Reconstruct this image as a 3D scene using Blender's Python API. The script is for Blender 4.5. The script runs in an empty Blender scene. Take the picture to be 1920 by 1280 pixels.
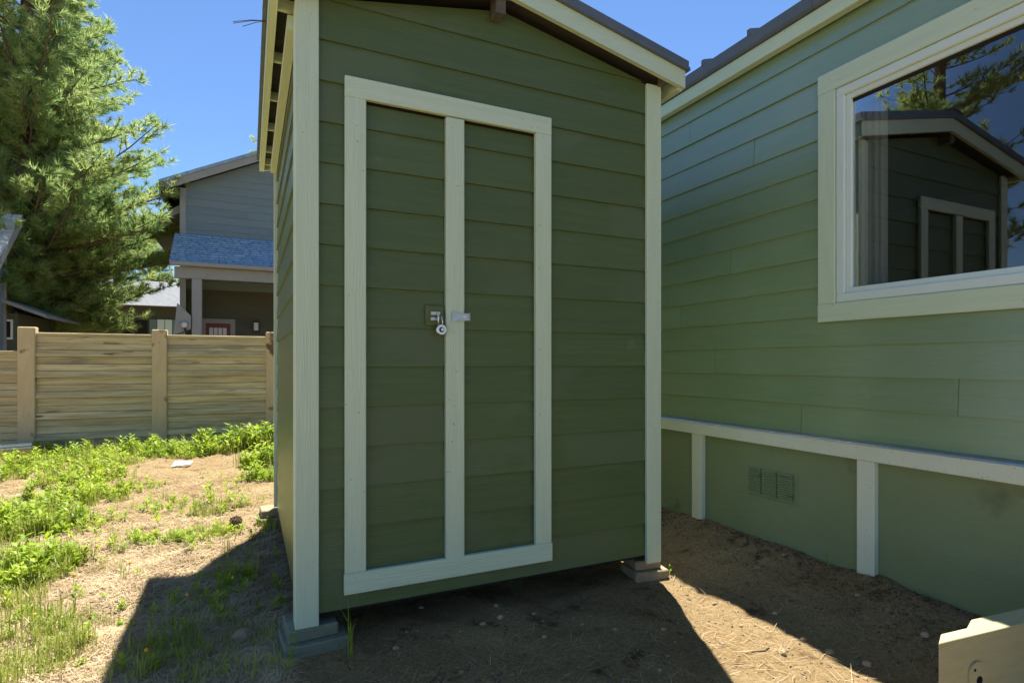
import bpy, bmesh, math, random
import numpy as np
from mathutils import Vector, Matrix
R = math.radians
random.seed(7); rng = np.random.default_rng(7)
scn = bpy.context.scene
COL = scn.collection

# ------------------------------------------------------------------ camera
F_PX, HY, YAW, CZ = 1057.0, 680.0, R(25.05), 1.25
cam_d = bpy.data.cameras.new('camera'); cam = bpy.data.objects.new('camera', cam_d); COL.objects.link(cam)
cam.location = (0, 0, CZ); cam.rotation_euler = (R(90), 0, -YAW)
cam_d.sensor_width = 36; cam_d.lens = 36 * F_PX / 1920
cam_d.shift_y = 40 / 1920; cam_d.clip_end = 3000; cam_d.clip_start = 0.05
scn.camera = cam
# ------------------------------------------------------------------ sky, sun, exposure
SUN_AZ = math.atan2(0.20, 0.44); SUN_EL = R(64.2)      # azimuth from +Y towards +X
w = bpy.data.worlds.new('World'); scn.world = w; w.use_nodes = True
nt = w.node_tree; bg = nt.nodes['Background']
sky = nt.nodes.new('ShaderNodeTexSky'); sky.sky_type = 'NISHITA'; sky.sun_disc = False
sky.sun_elevation = SUN_EL; sky.sun_rotation = SUN_AZ; sky.altitude = 200; sky.ozone_density = 9.0
sky.air_density = 1.0; sky.dust_density = 0.0
nt.links.new(sky.outputs[0], bg.inputs[0]); bg.inputs[1].default_value = 0.072
sd = bpy.data.lights.new('sun', 'SUN'); sd.energy = 5.0; sd.angle = R(0.53); sd.color = (1, 0.965, 0.91)
sun = bpy.data.objects.new('sun', sd); COL.objects.link(sun)
sdir = Vector((math.sin(SUN_AZ) * math.cos(SUN_EL), math.cos(SUN_AZ) * math.cos(SUN_EL), math.sin(SUN_EL)))
sun.location = (4, 8, 14); sun.rotation_euler = sdir.to_track_quat('Z', 'Y').to_euler()
vs = scn.view_settings; vs.view_transform = 'Standard'; vs.look = 'None'; vs.gamma = 1; vs.use_curve_mapping = False
vs.exposure = 1.32

# ------------------------------------------------------------------ pixel -> point helpers
_s, _c = math.sin(YAW), math.cos(YAW)
def ray(u, v):
    k = (u - 960) / F_PX; return (_s + _c * k, _c - _s * k, (HY - v) / F_PX)
def at_z(u, v, z=0.0):
    d = ray(u, v); t = (z - CZ) / d[2]; return Vector((t * d[0], t * d[1], z))
def at_y(u, v, y):
    d = ray(u, v); t = y / d[1]; return Vector((t * d[0], y, CZ + t * d[2]))
def at_x(u, v, x):
    d = ray(u, v); t = x / d[0]; return Vector((x, t * d[1], CZ + t * d[2]))

# ------------------------------------------------------------------ materials
def N(nt, t, **kw):
    n = nt.nodes.new(t)
    for k, v in kw.items(): setattr(n, k, v)
    return n
def mat(name, c1, c2=None, scale=(8, 8, 8), rough=0.7, bump=0.0, bscale=None, metallic=0.0, spec=0.3,
        translucent=0.0, spots=None, detail=6, rnd=0.0, bdist=0.01, coat=0.0):
    """two-tone noise material with grain bump; coordinates shifted per object; spots=(colour, scale, threshold)"""
    m = bpy.data.materials.new(name); m.use_nodes = True
    t = m.node_tree; b = t.nodes['Principled BSDF']; out = t.nodes['Material Output']; L = t.links.new
    b.inputs['Roughness'].default_value = rough; b.inputs['Metallic'].default_value = metallic
    b.inputs['Specular IOR Level'].default_value = spec
    c2 = c2 or c1
    if coat: b.inputs['Coat Weight'].default_value = coat; b.inputs['Coat Roughness'].default_value = 0.3; b.inputs['Coat IOR'].default_value = 1.6
    tc = N(t, 'ShaderNodeTexCoord'); oi = N(t, 'ShaderNodeObjectInfo')
    mu = N(t, 'ShaderNodeMath', operation='MULTIPLY'); mu.inputs[1].default_value = 37.0; L(oi.outputs['Random'], mu.inputs[0])
    add = N(t, 'ShaderNodeVectorMath', operation='ADD'); L(tc.outputs['Object'], add.inputs[0]); L(mu.outputs[0], add.inputs[1])
    mp = N(t, 'ShaderNodeMapping'); mp.inputs['Scale'].default_value = scale; L(add.outputs[0], mp.inputs['Vector'])
    no = N(t, 'ShaderNodeTexNoise'); no.inputs['Scale'].default_value = 1; no.inputs['Detail'].default_value = detail
    no.inputs['Roughness'].default_value = 0.62; L(mp.outputs[0], no.inputs['Vector'])
    rp = N(t, 'ShaderNodeMapRange'); rp.inputs[1].default_value = 0.3; rp.inputs[2].default_value = 0.7; L(no.outputs['Fac'], rp.inputs[0])
    mx = N(t, 'ShaderNodeMix', data_type='RGBA'); mx.inputs[6].default_value = (*c1, 1); mx.inputs[7].default_value = (*c2, 1)
    L(rp.outputs[0], mx.inputs[0]); col = mx.outputs[2]
    if spots:
        for (sc, sscale, th) in spots:
            n2 = N(t, 'ShaderNodeTexNoise'); n2.inputs['Scale'].default_value = 1; n2.inputs['Detail'].default_value = 4
            m4 = N(t, 'ShaderNodeMapping'); m4.inputs['Scale'].default_value = sscale if isinstance(sscale, tuple) else (sscale,) * 3
            L(add.outputs[0], m4.inputs['Vector']); L(m4.outputs[0], n2.inputs['Vector'])
            r2 = N(t, 'ShaderNodeMapRange'); r2.inputs[1].default_value = th; r2.inputs[2].default_value = th + 0.06; L(n2.outputs['Fac'], r2.inputs[0])
            m2 = N(t, 'ShaderNodeMix', data_type='RGBA'); m2.inputs[7].default_value = (*sc, 1); L(r2.outputs[0], m2.inputs[0]); L(col, m2.inputs[6]); col = m2.outputs[2]
    if rnd:
        hv = N(t, 'ShaderNodeHueSaturation'); r3 = N(t, 'ShaderNodeMapRange'); r3.inputs[3].default_value = 1 - rnd; r3.inputs[4].default_value = 1 + rnd
        L(oi.outputs['Random'], r3.inputs[0]); L(r3.outputs[0], hv.inputs['Value']); L(col, hv.inputs['Color']); col = hv.outputs[0]
    L(col, b.inputs['Base Color'])
    if bump:
        m3 = N(t, 'ShaderNodeMapping'); m3.inputs['Scale'].default_value = bscale or scale; L(add.outputs[0], m3.inputs['Vector'])
        n3 = N(t, 'ShaderNodeTexNoise'); n3.inputs['Scale'].default_value = 1; n3.inputs['Detail'].default_value = 5; L(m3.outputs[0], n3.inputs['Vector'])
        bp = N(t, 'ShaderNodeBump'); bp.inputs['Strength'].default_value = bump; bp.inputs['Distance'].default_value = bdist
        L(n3.outputs['Fac'], bp.inputs['Height']); L(bp.outputs[0], b.inputs['Normal'])
    if translucent:
        tr = N(t, 'ShaderNodeBsdfTranslucent'); L(col, tr.inputs['Color'])
        ms = N(t, 'ShaderNodeMixShader'); ms.inputs[0].default_value = translucent
        L(b.outputs[0], ms.inputs[1]); L(tr.outputs[0], ms.inputs[2]); L(ms.outputs[0], out.inputs['Surface'])
    return m

GREEN1, GREEN2 = (0.18, 0.275, 0.13), (0.21, 0.31, 0.155)
DIRTG = (0.10, 0.11, 0.065)
M = {}
def grain(name, c1, c2, axis, rough=0.36, bump=0.7, spots=None, rnd=0.05, coat=0.0, spec=0.75):
    sc = {'x': (2.5, 40, 40), 'y': (40, 2.5, 40), 'z': (40, 40, 2.5)}[axis]
    bs = {'x': (6, 160, 160), 'y': (160, 6, 160), 'z': (160, 160, 6)}[axis]
    M[name] = mat(name, c1, c2, sc, rough, bump, bs, spots=spots, rnd=rnd, bdist=0.004, spec=spec, coat=coat)
SG1, SG2 = (0.080, 0.122, 0.040), (0.100, 0.145, 0.050)  # shed siding green, darkened so the shade on its front is in the colour
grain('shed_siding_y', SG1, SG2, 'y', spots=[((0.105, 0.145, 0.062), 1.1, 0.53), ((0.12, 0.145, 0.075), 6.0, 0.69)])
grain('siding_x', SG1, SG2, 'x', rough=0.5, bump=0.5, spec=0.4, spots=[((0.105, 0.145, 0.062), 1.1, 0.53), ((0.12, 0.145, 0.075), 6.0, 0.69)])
grain('siding_y', GREEN1, GREEN2, 'y', rough=0.3, bump=0.4, coat=1.0, spec=1.0, spots=[((0.215, 0.31, 0.165), 1.0, 0.54), ((0.25, 0.32, 0.18), 6.0, 0.70)])
TR1, TR2 = (0.54, 0.66, 0.46), (0.60, 0.72, 0.52)
specks = [((0.2, 0.18, 0.11), 55, 0.70)]
grain('trim_x', TR1, TR2, 'x', 0.5, 0.7, specks, 0.02)
grain('trim_y', TR1, TR2, 'y', 0.5, 0.7, specks, 0.02)
grain('trim_z', TR1, TR2, 'z', 0.5, 0.7, specks, 0.02)
M['skirt'] = mat('skirt', (0.21, 0.265, 0.13), (0.235, 0.29, 0.15), (3, 3, 3), 0.7, 0.3, (14, 14, 40), spots=[((0.16, 0.18, 0.10), 2.2, 0.62)])
M['skirt_trim'] = mat('skirt_trim', (0.68, 0.73, 0.55), (0.74, 0.78, 0.6), (4, 4, 4), 0.6, 0.2, (60, 60, 20), spots=[((0.14, 0.11, 0.07), 105, 0.675)])
M['metal_roof'] = mat('metal_roof', (0.10, 0.125, 0.15), (0.13, 0.155, 0.18), (3, 3, 3), 0.5, metallic=0.0)
M['raw_wood'] = mat('raw_wood', (0.10, 0.095, 0.08), (0.15, 0.14, 0.115), (30, 3, 30), 0.8, 0.3)
M['plywood'] = mat('plywood', (0.06, 0.058, 0.05), (0.10, 0.092, 0.075), (4, 25, 4), 0.8, 0.2)
M['dark_void'] = mat('dark_void', (0.02, 0.018, 0.015), rough=0.9)
M['white_vinyl'] = mat('white_vinyl', (0.64, 0.75, 0.68), (0.68, 0.79, 0.72), rough=0.35, spec=0.5)
M['galv'] = mat('galv', (0.42, 0.45, 0.47), (0.55, 0.57, 0.58), (30, 30, 30), 0.35, metallic=0.9)
M['steel'] = mat('steel', (0.6, 0.6, 0.58), (0.7, 0.7, 0.68), (60, 60, 60), 0.28, metallic=1.0)
M['hasp_green'] = mat('hasp_green', (0.105, 0.13, 0.045), (0.13, 0.145, 0.055), (30, 30, 30), 0.5)
M['concrete_green'] = mat('concrete_green', (0.16, 0.18, 0.12), (0.22, 0.23, 0.17), (14, 14, 14), 0.85, 0.5, (60, 60, 60))
M['concrete_tan'] = mat('concrete_tan', (0.26, 0.20, 0.11), (0.36, 0.29, 0.17), (14, 14, 14), 0.85, 0.5, (60, 60, 60))
M['step_wood'] = mat('step_wood', (0.42, 0.37, 0.19), (0.50, 0.44, 0.25), (3, 30, 30), 0.6, 0.35, (5, 120, 120), bdist=0.003)
M['fence'] = mat('fence', (0.40, 0.31, 0.15), (0.72, 0.61, 0.35), (1.6, 20, 22), 0.85, 0.5, (4, 60, 90), spots=[((0.20, 0.13, 0.06), (1.8, 3, 12), 0.66), ((0.30, 0.26, 0.18), (.6, 2, 5), 0.60)], rnd=0.12)
M['fence_post'] = mat('fence_post', (0.56, 0.43, 0.23), (0.66, 0.52, 0.3), (14, 14, 3), 0.85, 0.4, (50, 50, 10), spots=[((0.16, 0.10, 0.05), 3.0, 0.62)])
M['ngrey'] = mat('ngrey', (0.15, 0.205, 0.215), (0.18, 0.24, 0.25), (2, 20, 20), 0.7, 0.2, (4, 80, 80), rnd=0.05)
M['ngrey_trim'] = mat('ngrey_trim', (0.26, 0.27, 0.25), (0.30, 0.31, 0.29), (5, 5, 5), 0.7)
M['nolive'] = mat('nolive', (0.085, 0.085, 0.055), (0.10, 0.10, 0.065), (2, 20, 20), 0.7, rnd=0.05)
M['shingle'] = mat('shingle', (0.17, 0.28, 0.40), (0.32, 0.46, 0.60), (7, 7, 7), 0.9, 0.5, (80, 80, 80))
M['shingle_pale'] = mat('shingle_pale', (0.42, 0.41, 0.38), (0.58, 0.57, 0.53), (7, 7, 7), 0.9, 0.5, (80, 80, 80))
M['shingle_far'] = mat('shingle_far', (0.16, 0.165, 0.17), (0.24, 0.245, 0.25), (7, 7, 7), 0.9)
M['red_door'] = mat('red_door', (0.16, 0.04, 0.028), (0.19, 0.05, 0.035), rough=0.5)
M['lamp_black'] = mat('lamp_black', (0.012, 0.012, 0.012), rough=0.4)
M['lamp_glass'] = mat('lamp_glass', (0.6, 0.6, 0.58), rough=0.2)
M['bark'] = mat('bark', (0.055, 0.032, 0.02), (0.16, 0.095, 0.06), (9, 9, 2.2), 0.95, 1.0, (16, 16, 4), bdist=0.05)
M['twig'] = mat('twig', (0.10, 0.075, 0.05), (0.15, 0.11, 0.08), (9, 9, 9), 0.95)
M['needle'] = mat('needle', (0.18, 0.31, 0.09), (0.50, 0.56, 0.19), (1.1, 1.1, 1.1), 0.5, translucent=0.6, detail=3)
M['leaf'] = mat('leaf', (0.22, 0.36, 0.015), (0.46, 0.55, 0.035), (3, 3, 3), 0.5, translucent=0.45, detail=3)
M['grass'] = mat('grass', (0.24, 0.33, 0.03), (0.50, 0.50, 0.13), (2.5, 2.5, 2.5), 0.5, translucent=0.4, detail=3)
M['straw'] = mat('straw', (0.30, 0.20, 0.10), (0.62, 0.48, 0.28), (5, 5, 5), 0.8)
M['duff'] = mat('duff', (0.06, 0.032, 0.016), (0.16, 0.09, 0.045), (20, 20, 20), 0.95)
M['pebble'] = mat('pebble', (0.17, 0.125, 0.08), (0.40, 0.31, 0.22), (9, 9, 9), 0.9, rnd=0.25)
M['stone'] = mat('stone', (0.28, 0.19, 0.105), (0.45, 0.34, 0.21), (14, 14, 14), 0.9, 0.4, (60, 60, 60), rnd=0.2)
M['paper'] = mat('paper', (0.75, 0.75, 0.72), rough=0.7)
M['cone'] = mat('cone', (0.06, 0.035, 0.02), (0.12, 0.075, 0.045), (40, 40, 40), 0.9)
M['curtain'] = mat('curtain', (0.26, 0.27, 0.25), (0.32, 0.33, 0.31), (6, 6, 1), 0.9)
M['room'] = mat('room', (0.22, 0.19, 0.15), rough=0.9)
M['yellow_flower'] = mat('yellow_flower', (0.75, 0.42, 0.03), rough=0.6)
M['board_yellow'] = mat('board_yellow', (0.6, 0.42, 0.12), rough=0.7)
# dirt: two soils, grit
def dirt_mat():
    m = bpy.data.materials.new('dirt'); m.use_nodes = True; t = m.node_tree; L = t.links.new; b = t.nodes['Principled BSDF']
    b.inputs['Roughness'].default_value = 0.95; b.inputs['Specular IOR Level'].default_value = 0.1
    tc = N(t, 'ShaderNodeTexCoord')
    def noise(s, d=6, r=0.6):
        n = N(t, 'ShaderNodeTexNoise'); n.inputs['Scale'].default_value = s; n.inputs['Detail'].default_value = d; n.inputs['Roughness'].default_value = r
        L(tc.outputs['Object'], n.inputs['Vector']); return n.outputs['Fac']
    def ramp(x, a, bb):
        r = N(t, 'ShaderNodeMapRange'); r.inputs[1].default_value = a; r.inputs[2].default_value = bb; L(x, r.inputs[0]); return r.outputs[0]
    def mix(fac, a, bb):
        x = N(t, 'ShaderNodeMix', data_type='RGBA'); L(fac, x.inputs[0])
        for i, c in ((6, a), (7, bb)):
            if isinstance(c, tuple): x.inputs[i].default_value = (*c, 1)
            else: L(c, x.inputs[i])
        return x.outputs[2]
    base = mix(ramp(noise(1.3, 5), .35, .65), (0.24, 0.150, 0.058), (0.35, 0.255, 0.115))
    fine = mix(ramp(noise(55, 6, .7), .35, .7), (0.13, 0.072, 0.028), (0.44, 0.33, 0.17))
    x = N(t, 'ShaderNodeMix', data_type='RGBA'); x.inputs[0].default_value = 0.45; L(base, x.inputs[6]); L(fine, x.inputs[7])
    grit = mix(ramp(noise(130, 3), .60, .66), x.outputs[2], (0.42, 0.35, 0.27))
    dark = mix(ramp(noise(5, 7, .7), .56, .68), grit, (0.10, 0.052, 0.022))
    L(dark, b.inputs['Base Color'])
    bp = N(t, 'ShaderNodeBump'); bp.inputs['Strength'].default_value = 0.8; bp.inputs['Distance'].default_value = 0.02
    ad = N(t, 'ShaderNodeMath', operation='ADD'); L(noise(60, 8, .75), ad.inputs[0]); L(noise(14, 6), ad.inputs[1]); L(ad.outputs[0], bp.inputs['Height'])
    L(bp.outputs[0], b.inputs['Normal']); return m
M['dirt'] = dirt_mat()
def glass_mat():
    m = bpy.data.materials.new('window_glass'); m.use_nodes = True; t = m.node_tree; L = t.links.new
    t.nodes.remove(t.nodes['Principled BSDF']); out = t.nodes['Material Output']
    g = N(t, 'ShaderNodeBsdfGlossy'); g.inputs['Roughness'].default_value = 0.0; g.inputs['Color'].default_value = (.95, .98, 1, 1)
    tr = N(t, 'ShaderNodeBsdfTransparent'); tr.inputs['Color'].default_value = (.75, .78, .76, 1)
    fr = N(t, 'ShaderNodeFresnel'); fr.inputs[0].default_value = 1.5
    mu = N(t, 'ShaderNodeMath', operation='MULTIPLY'); mu.inputs[1].default_value = 2.6; mu.use_clamp = True; L(fr.outputs[0], mu.inputs[0])
    ms = N(t, 'ShaderNodeMixShader'); L(mu.outputs[0], ms.inputs[0]); L(tr.outputs[0], ms.inputs[1]); L(g.outputs[0], ms.inputs[2]); L(ms.outputs[0], out.inputs[0]); return m
M['glass'] = glass_mat()

# ------------------------------------------------------------------ object helpers
def thing(name, label, cat, loc=(0, 0, 0), rotz=0, group=None):
    o = bpy.data.objects.new(name, None); COL.objects.link(o); o.empty_display_size = 0.1
    o.location = loc; o.rotation_euler = (0, 0, rotz); return tag(o, label, cat, group)
def tag(o, label, cat, group=None, kind=None):
    if label: o['label'] = label
    if cat: o['category'] = cat
    if group: o['group'] = group
    if kind: o['kind'] = kind
    return o
def top_of(p):
    v = Vector((0, 0, 0))
    while p is not None: v += p.location; p = p.parent
    return v
def link(name, me, m, parent=None):
    o = bpy.data.objects.new(name, me); COL.objects.link(o)
    if m is not None and not me.materials: me.materials.append(M[m] if isinstance(m, str) else m)
    if parent is not None: o.parent = parent
    return o
def obj(name, bm, m, parent=None, bevel=0.0, smooth=False):
    """world-space bmesh -> one object (local to its parent)"""
    if bevel: bmesh.ops.bevel(bm, geom=bm.edges[:], offset=bevel, segments=1, affect='EDGES', clamp_overlap=True)
    bmesh.ops.recalc_face_normals(bm, faces=bm.faces[:])
    off = top_of(parent) if parent is not None else Vector((0, 0, 0))
    if parent is None:
        # origin at base centre
        xs = [v.co for v in bm.verts]; off = Vector((sum(v.x for v in xs) / len(xs), sum(v.y for v in xs) / len(xs), min(v.z for v in xs)))
    for v in bm.verts: v.co -= off
    me = bpy.data.meshes.new(name); bm.to_mesh(me); bm.free()
    if smooth:
        for p in me.polygons: p.use_smooth = True
    o = link(name, me, m, parent)
    if parent is None: o.location = off
    return o
def box(x0, x1, y0, y1, z0, z1, bm=None):
    bm = bm or bmesh.new()
    v = [bm.verts.new(p) for p in ((x0, y0, z0), (x1, y0, z0), (x1, y1, z0), (x0, y1, z0), (x0, y0, z1), (x1, y0, z1), (x1, y1, z1), (x0, y1, z1))]
    for f in ((0, 3, 2, 1), (4, 5, 6, 7), (0, 1, 5, 4), (1, 2, 6, 5), (2, 3, 7, 6), (3, 0, 4, 7)): bm.faces.new([v[i] for i in f])
    return bm
def loft(A, B, bm=None):
    """two polygons of equal count -> closed solid"""
    bm = bm or bmesh.new(); a = [bm.verts.new(p) for p in A]; b = [bm.verts.new(p) for p in B]; n = len(a)
    bm.faces.new(a); bm.faces.new(b[::-1])
    for i in range(n): bm.faces.new((a[i], b[i], b[(i + 1) % n], a[(i + 1) % n]))
    return bm
def tube(pts, rad, n=6, bm=None):
    bm = bm or bmesh.new(); rings = []
    for i, p in enumerate(pts):
        p = Vector(p); d = (Vector(pts[min(i + 1, len(pts) - 1)]) - Vector(pts[max(i - 1, 0)])).normalized()
        a = d.orthogonal().normalized(); b = d.cross(a); r = rad[i] if isinstance(rad, (list, tuple)) else rad
        rings.append([bm.verts.new(p + (a * math.cos(2 * math.pi * k / n) + b * math.sin(2 * math.pi * k / n)) * r) for k in range(n)])
    for q, r2 in zip(rings, rings[1:]):
        for k in range(n): bm.faces.new((q[k], q[(k + 1) % n], r2[(k + 1) % n], r2[k]))
    bm.faces.new(rings[0][::-1]); bm.faces.new(rings[-1]); return bm
def clip(poly, f):
    """keep the part of a 2D polygon where f(p) >= 0"""
    out = []
    for i, p in enumerate(poly):
        q = poly[(i + 1) % len(poly)]; a, b = f(p), f(q)
        if a >= 0: out.append(p)
        if (a >= 0) != (b >= 0):
            t = a / (a - b); out.append((p[0] + (q[0] - p[0]) * t, p[1] + (q[1] - p[1]) * t))
    return out
def plank(mp, a0, a1, z0, z1, m, parent, name='plank', clips=(), d0=0.016, d1=0.004):
    poly = [(a0, z0), (a1, z0), (a1, z1), (a0, z1)]
    for f in clips: poly = clip(poly, f) if poly else poly
    if len(poly) < 3 or max(p[1] for p in poly) - min(p[1] for p in poly) < 0.012: return
    j = random.uniform(-.001, .001)
    A = [mp(a, z, d0 + j + (d1 - d0) * (z - z0) / (z1 - z0)) for a, z in poly]; B = [mp(a, z, 0) for a, z in poly]
    return obj(name, loft(A, B), m, parent)
def mesh_np(name, V, Fc, m, parent=None, loc=None):
    me = bpy.data.meshes.new(name); V = np.asarray(V, dtype=np.float32); Fc = np.asarray(Fc, dtype=np.int32); k = Fc.shape[1]
    me.vertices.add(len(V)); me.vertices.foreach_set('co', V.ravel()); me.loops.add(Fc.size); me.loops.foreach_set('vertex_index', Fc.ravel())
    me.polygons.add(len(Fc)); me.polygons.foreach_set('loop_start', np.arange(0, Fc.size, k, dtype=np.int32)); me.update(calc_edges=True); me.validate()
    o = link(name, me, m, parent)
    if loc is not None: o.location = loc
    return o

# ------------------------------------------------------------------ ground
def hfun(x, y):
    x = np.asarray(x, float); y = np.asarray(y, float)
    h = 0.012 * np.sin(1.3 * x + .4) * np.cos(1.1 * y) + 0.008 * np.sin(3.1 * x + 2.2 * y) + 0.005 * np.sin(7.3 * x - 5.1 * y + 1) + .004 * np.sin(13 * x + 3 * y) * np.sin(11 * y)
    q_ = np.clip((x - 2.35) / .6, 0, 1); h = h + (0.075 * q_ * q_ * (3 - 2 * q_) + 0.025 * np.exp(-((x - 2.99) / .12) ** 2)) * np.clip((9.4 - y) / .5, 0, 1)                      # soil banked against the house
    h = h - 0.03 * np.clip((-x - 2.2) / 1.0, 0, 1)
    return h
_G = [(np.random.default_rng(31 + i).normal(size=(512, 512)), wl, am) for i, (wl, am) in enumerate(((.17, .007), (.07, .0035)))]
_h0 = hfun
def hfun(x, y):
    x = np.asarray(x, float); y = np.asarray(y, float); h = _h0(x, y)
    for G, wl, am in _G:
        a, b = x / wl + 200, y / wl + 100; i, j = np.floor(a).astype(int), np.floor(b).astype(int); p, q = a - i, b - j; p = p * p * (3 - 2 * p); q = q * q * (3 - 2 * q); i %= 511; j %= 511
        h = h + am * ((G[i, j] * (1 - p) + G[i + 1, j] * p) * (1 - q) + (G[i, j + 1] * (1 - p) + G[i + 1, j + 1] * p) * q)
    return h
def H(x, y): return float(hfun(x, y))
xs = np.concatenate([-np.geomspace(1500, 4.4, 34), np.arange(-4.2, 3.5, 0.03), np.geomspace(3.6, 1500, 34)])
ys = np.concatenate([-np.geomspace(1500, .4, 34), np.arange(-.2, 10.4, 0.035), np.geomspace(10.6, 1500, 40)])
X, Y = np.meshgrid(xs, ys, indexing='ij'); nx, ny = X.shape
far = np.clip((np.hypot(X, Y - 4) - 12) / 10, 0, 1)
Z = hfun(X, Y) * (1 - far) + rng.normal(0, .0022, X.shape) * (1 - far)
idx = np.arange(nx * ny).reshape(nx, ny)
Fq = np.stack([idx[:-1, :-1], idx[1:, :-1], idx[1:, 1:], idx[:-1, 1:]], -1).reshape(-1, 4)
g = mesh_np('ground', np.stack([X, Y, Z], -1).reshape(-1, 3), Fq, 'dirt')
tag(g, 'bare brown dirt yard strewn with grit and pine straw', 'ground', kind='structure')
for p in g.data.polygons: p.use_smooth = True

# ------------------------------------------------------------------ the shed
XL, XR, YF, YB, ZB = 0.215, 2.128, 2.62, 4.82, 0.11
XM = (XL + XR) / 2; SL = 0.2023; ZR = 3.038                       # rake lower edge at the ridge
def under(x): return ZR - SL * abs(x - XM)
shed = thing('garden_shed', 'tall olive green lap-sided shed with pale trim and double door', 'shed', (XM, (YF + YB) / 2, ZB))
PITCH = 0.1805; Z1 = 2.677
lines = sorted([Z1 + PITCH * k for k in range(-14, 4)])
courses = [(max(ZB, z), z + PITCH) for z in lines if z + PITCH > ZB + .02]
cl_gable = [lambda p: (ZR - .005) - SL * (p[0] - XM) - p[1], lambda p: (ZR - .005) + SL * (p[0] - XM) - p[1]]
front = lambda a, z, d: (a, YF - d, z)
back = lambda a, z, d: (a, YB + d, z)
left = lambda a, z, d: (XL - d, a, z)
right = lambda a, z, d: (XR + d, a, z)
DX0, DX1, DZ0, DZ1 = 0.482, 1.342, 0.315, 2.437                     # door opening
CB = 0.064
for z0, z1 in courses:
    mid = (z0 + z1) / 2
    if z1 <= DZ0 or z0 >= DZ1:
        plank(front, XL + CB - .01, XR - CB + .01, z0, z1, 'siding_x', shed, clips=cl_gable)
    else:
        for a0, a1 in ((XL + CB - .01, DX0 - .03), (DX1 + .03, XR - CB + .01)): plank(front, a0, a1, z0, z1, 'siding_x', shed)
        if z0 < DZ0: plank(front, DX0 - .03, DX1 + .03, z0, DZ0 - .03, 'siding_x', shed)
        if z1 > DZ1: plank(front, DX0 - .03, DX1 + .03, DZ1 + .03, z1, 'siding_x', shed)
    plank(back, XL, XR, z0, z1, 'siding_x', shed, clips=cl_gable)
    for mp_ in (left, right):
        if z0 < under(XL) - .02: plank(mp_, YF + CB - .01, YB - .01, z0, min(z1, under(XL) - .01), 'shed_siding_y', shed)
# inner shell so no light leaks through
bm = bmesh.new(); prof = [(XL + .004, ZB + .02), (XR - .004, ZB + .02), (XR - .004, under(XR) - .03), (XM, ZR - .03), (XL + .004, under(XL) - .03)]
obj('wall_sheathing', loft([(x, YF + .004, z) for x, z in prof], [(x, YB - .004, z) for x, z in prof]), 'dark_void', shed)
# corner boards
for x0, x1, xs_ in ((XL - .034, XL + CB, 0), (XR - CB - .005, XR + .034, 0)):
    obj('corner_board', box(x0, x1, YF - .034, YF - .012, ZB - .008, under(XL) + .02 - .02), 'trim_z', shed, .003)
    if x0 < XL: obj('corner_board', box(XL - .034, XL - .0155, YF - .0115, YF + .085, ZB - .008, under(XL) - .02), 'trim_z', shed, .003)
    else: obj('corner_board', box(XR + .0155, XR + .034, YF - .0115, YF + .085, ZB - .008, under(XR) - .02), 'trim_z', shed, .003)
for x0, x1 in ((XL - .034, XL + CB), (XR - CB, XR + .034)): obj('corner_board', box(x0, x1, YB + .012, YB + .034, ZB, under(XL) - .01), 'trim_z', shed, .003)
# door trim
TF, TB = YF - .040, YF - .014
for nm, x0, x1, z0, z1, m in (('door_trim', .388, 1.436, 2.437, 2.529, 'trim_x'), ('door_trim', .385, 1.440, .218, .312, 'trim_x'),
                               ('door_trim', .388, .481, .3125, 2.4365, 'trim_z'), ('door_trim', 1.342, 1.434, .3125, 2.4365, 'trim_z')):
    obj(nm, box(x0, x1, TF + random.uniform(-.002, .002), TB, z0, z1), m, shed, .003)
# door leaves with their planks
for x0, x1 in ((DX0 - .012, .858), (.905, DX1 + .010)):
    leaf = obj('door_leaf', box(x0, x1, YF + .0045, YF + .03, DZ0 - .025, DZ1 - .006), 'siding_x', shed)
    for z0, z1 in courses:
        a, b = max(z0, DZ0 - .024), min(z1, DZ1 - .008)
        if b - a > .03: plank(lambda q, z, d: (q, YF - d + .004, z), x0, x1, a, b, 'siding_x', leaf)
stile = obj('centre_stile', box(.860, .953, TF + .004, YF - .004, .300, 2.432), 'trim_z', shed, .003)
# hasp backing plate + staple on left leaf, catch on stile
hp = obj('hasp_plate', box(.761, .852, YF - .022, YF - .0165, 1.428, 1.522), 'hasp_green', shed, .002)
bm = box(.785, .832, YF - .029, YF - .0225, 1.478, 1.493); box(.785, .832, YF - .029, YF - .0225, 1.452, 1.467, bm)
obj('hasp_bracket', bm, 'galv', shed)
obj('staple', tube([(.815, YF - .0225, 1.486), (.815, YF - .05, 1.484), (.815, YF - .05, 1.462), (.815, YF - .0225, 1.460)], .0035), 'galv', shed)
A = [(.886, 1.448), (.893, 1.446), (.915, 1.452), (.972, 1.455), (.972, 1.490), (.915, 1.489), (.893, 1.496), (.886, 1.494)]
ct = obj('catch_strap', loft([(x, TF - .004, z) for x, z in A], [(x, TF + .0035, z) for x, z in A]), 'galv', shed)
obj('slot', box(.942, .958, TF - .0055, TF - .0042, 1.468, 1.478), 'paper', ct)
obj('strap_fold', box(.9725, .976, TF - .012, TF + .02, 1.453, 1.492), 'galv', ct)
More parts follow.
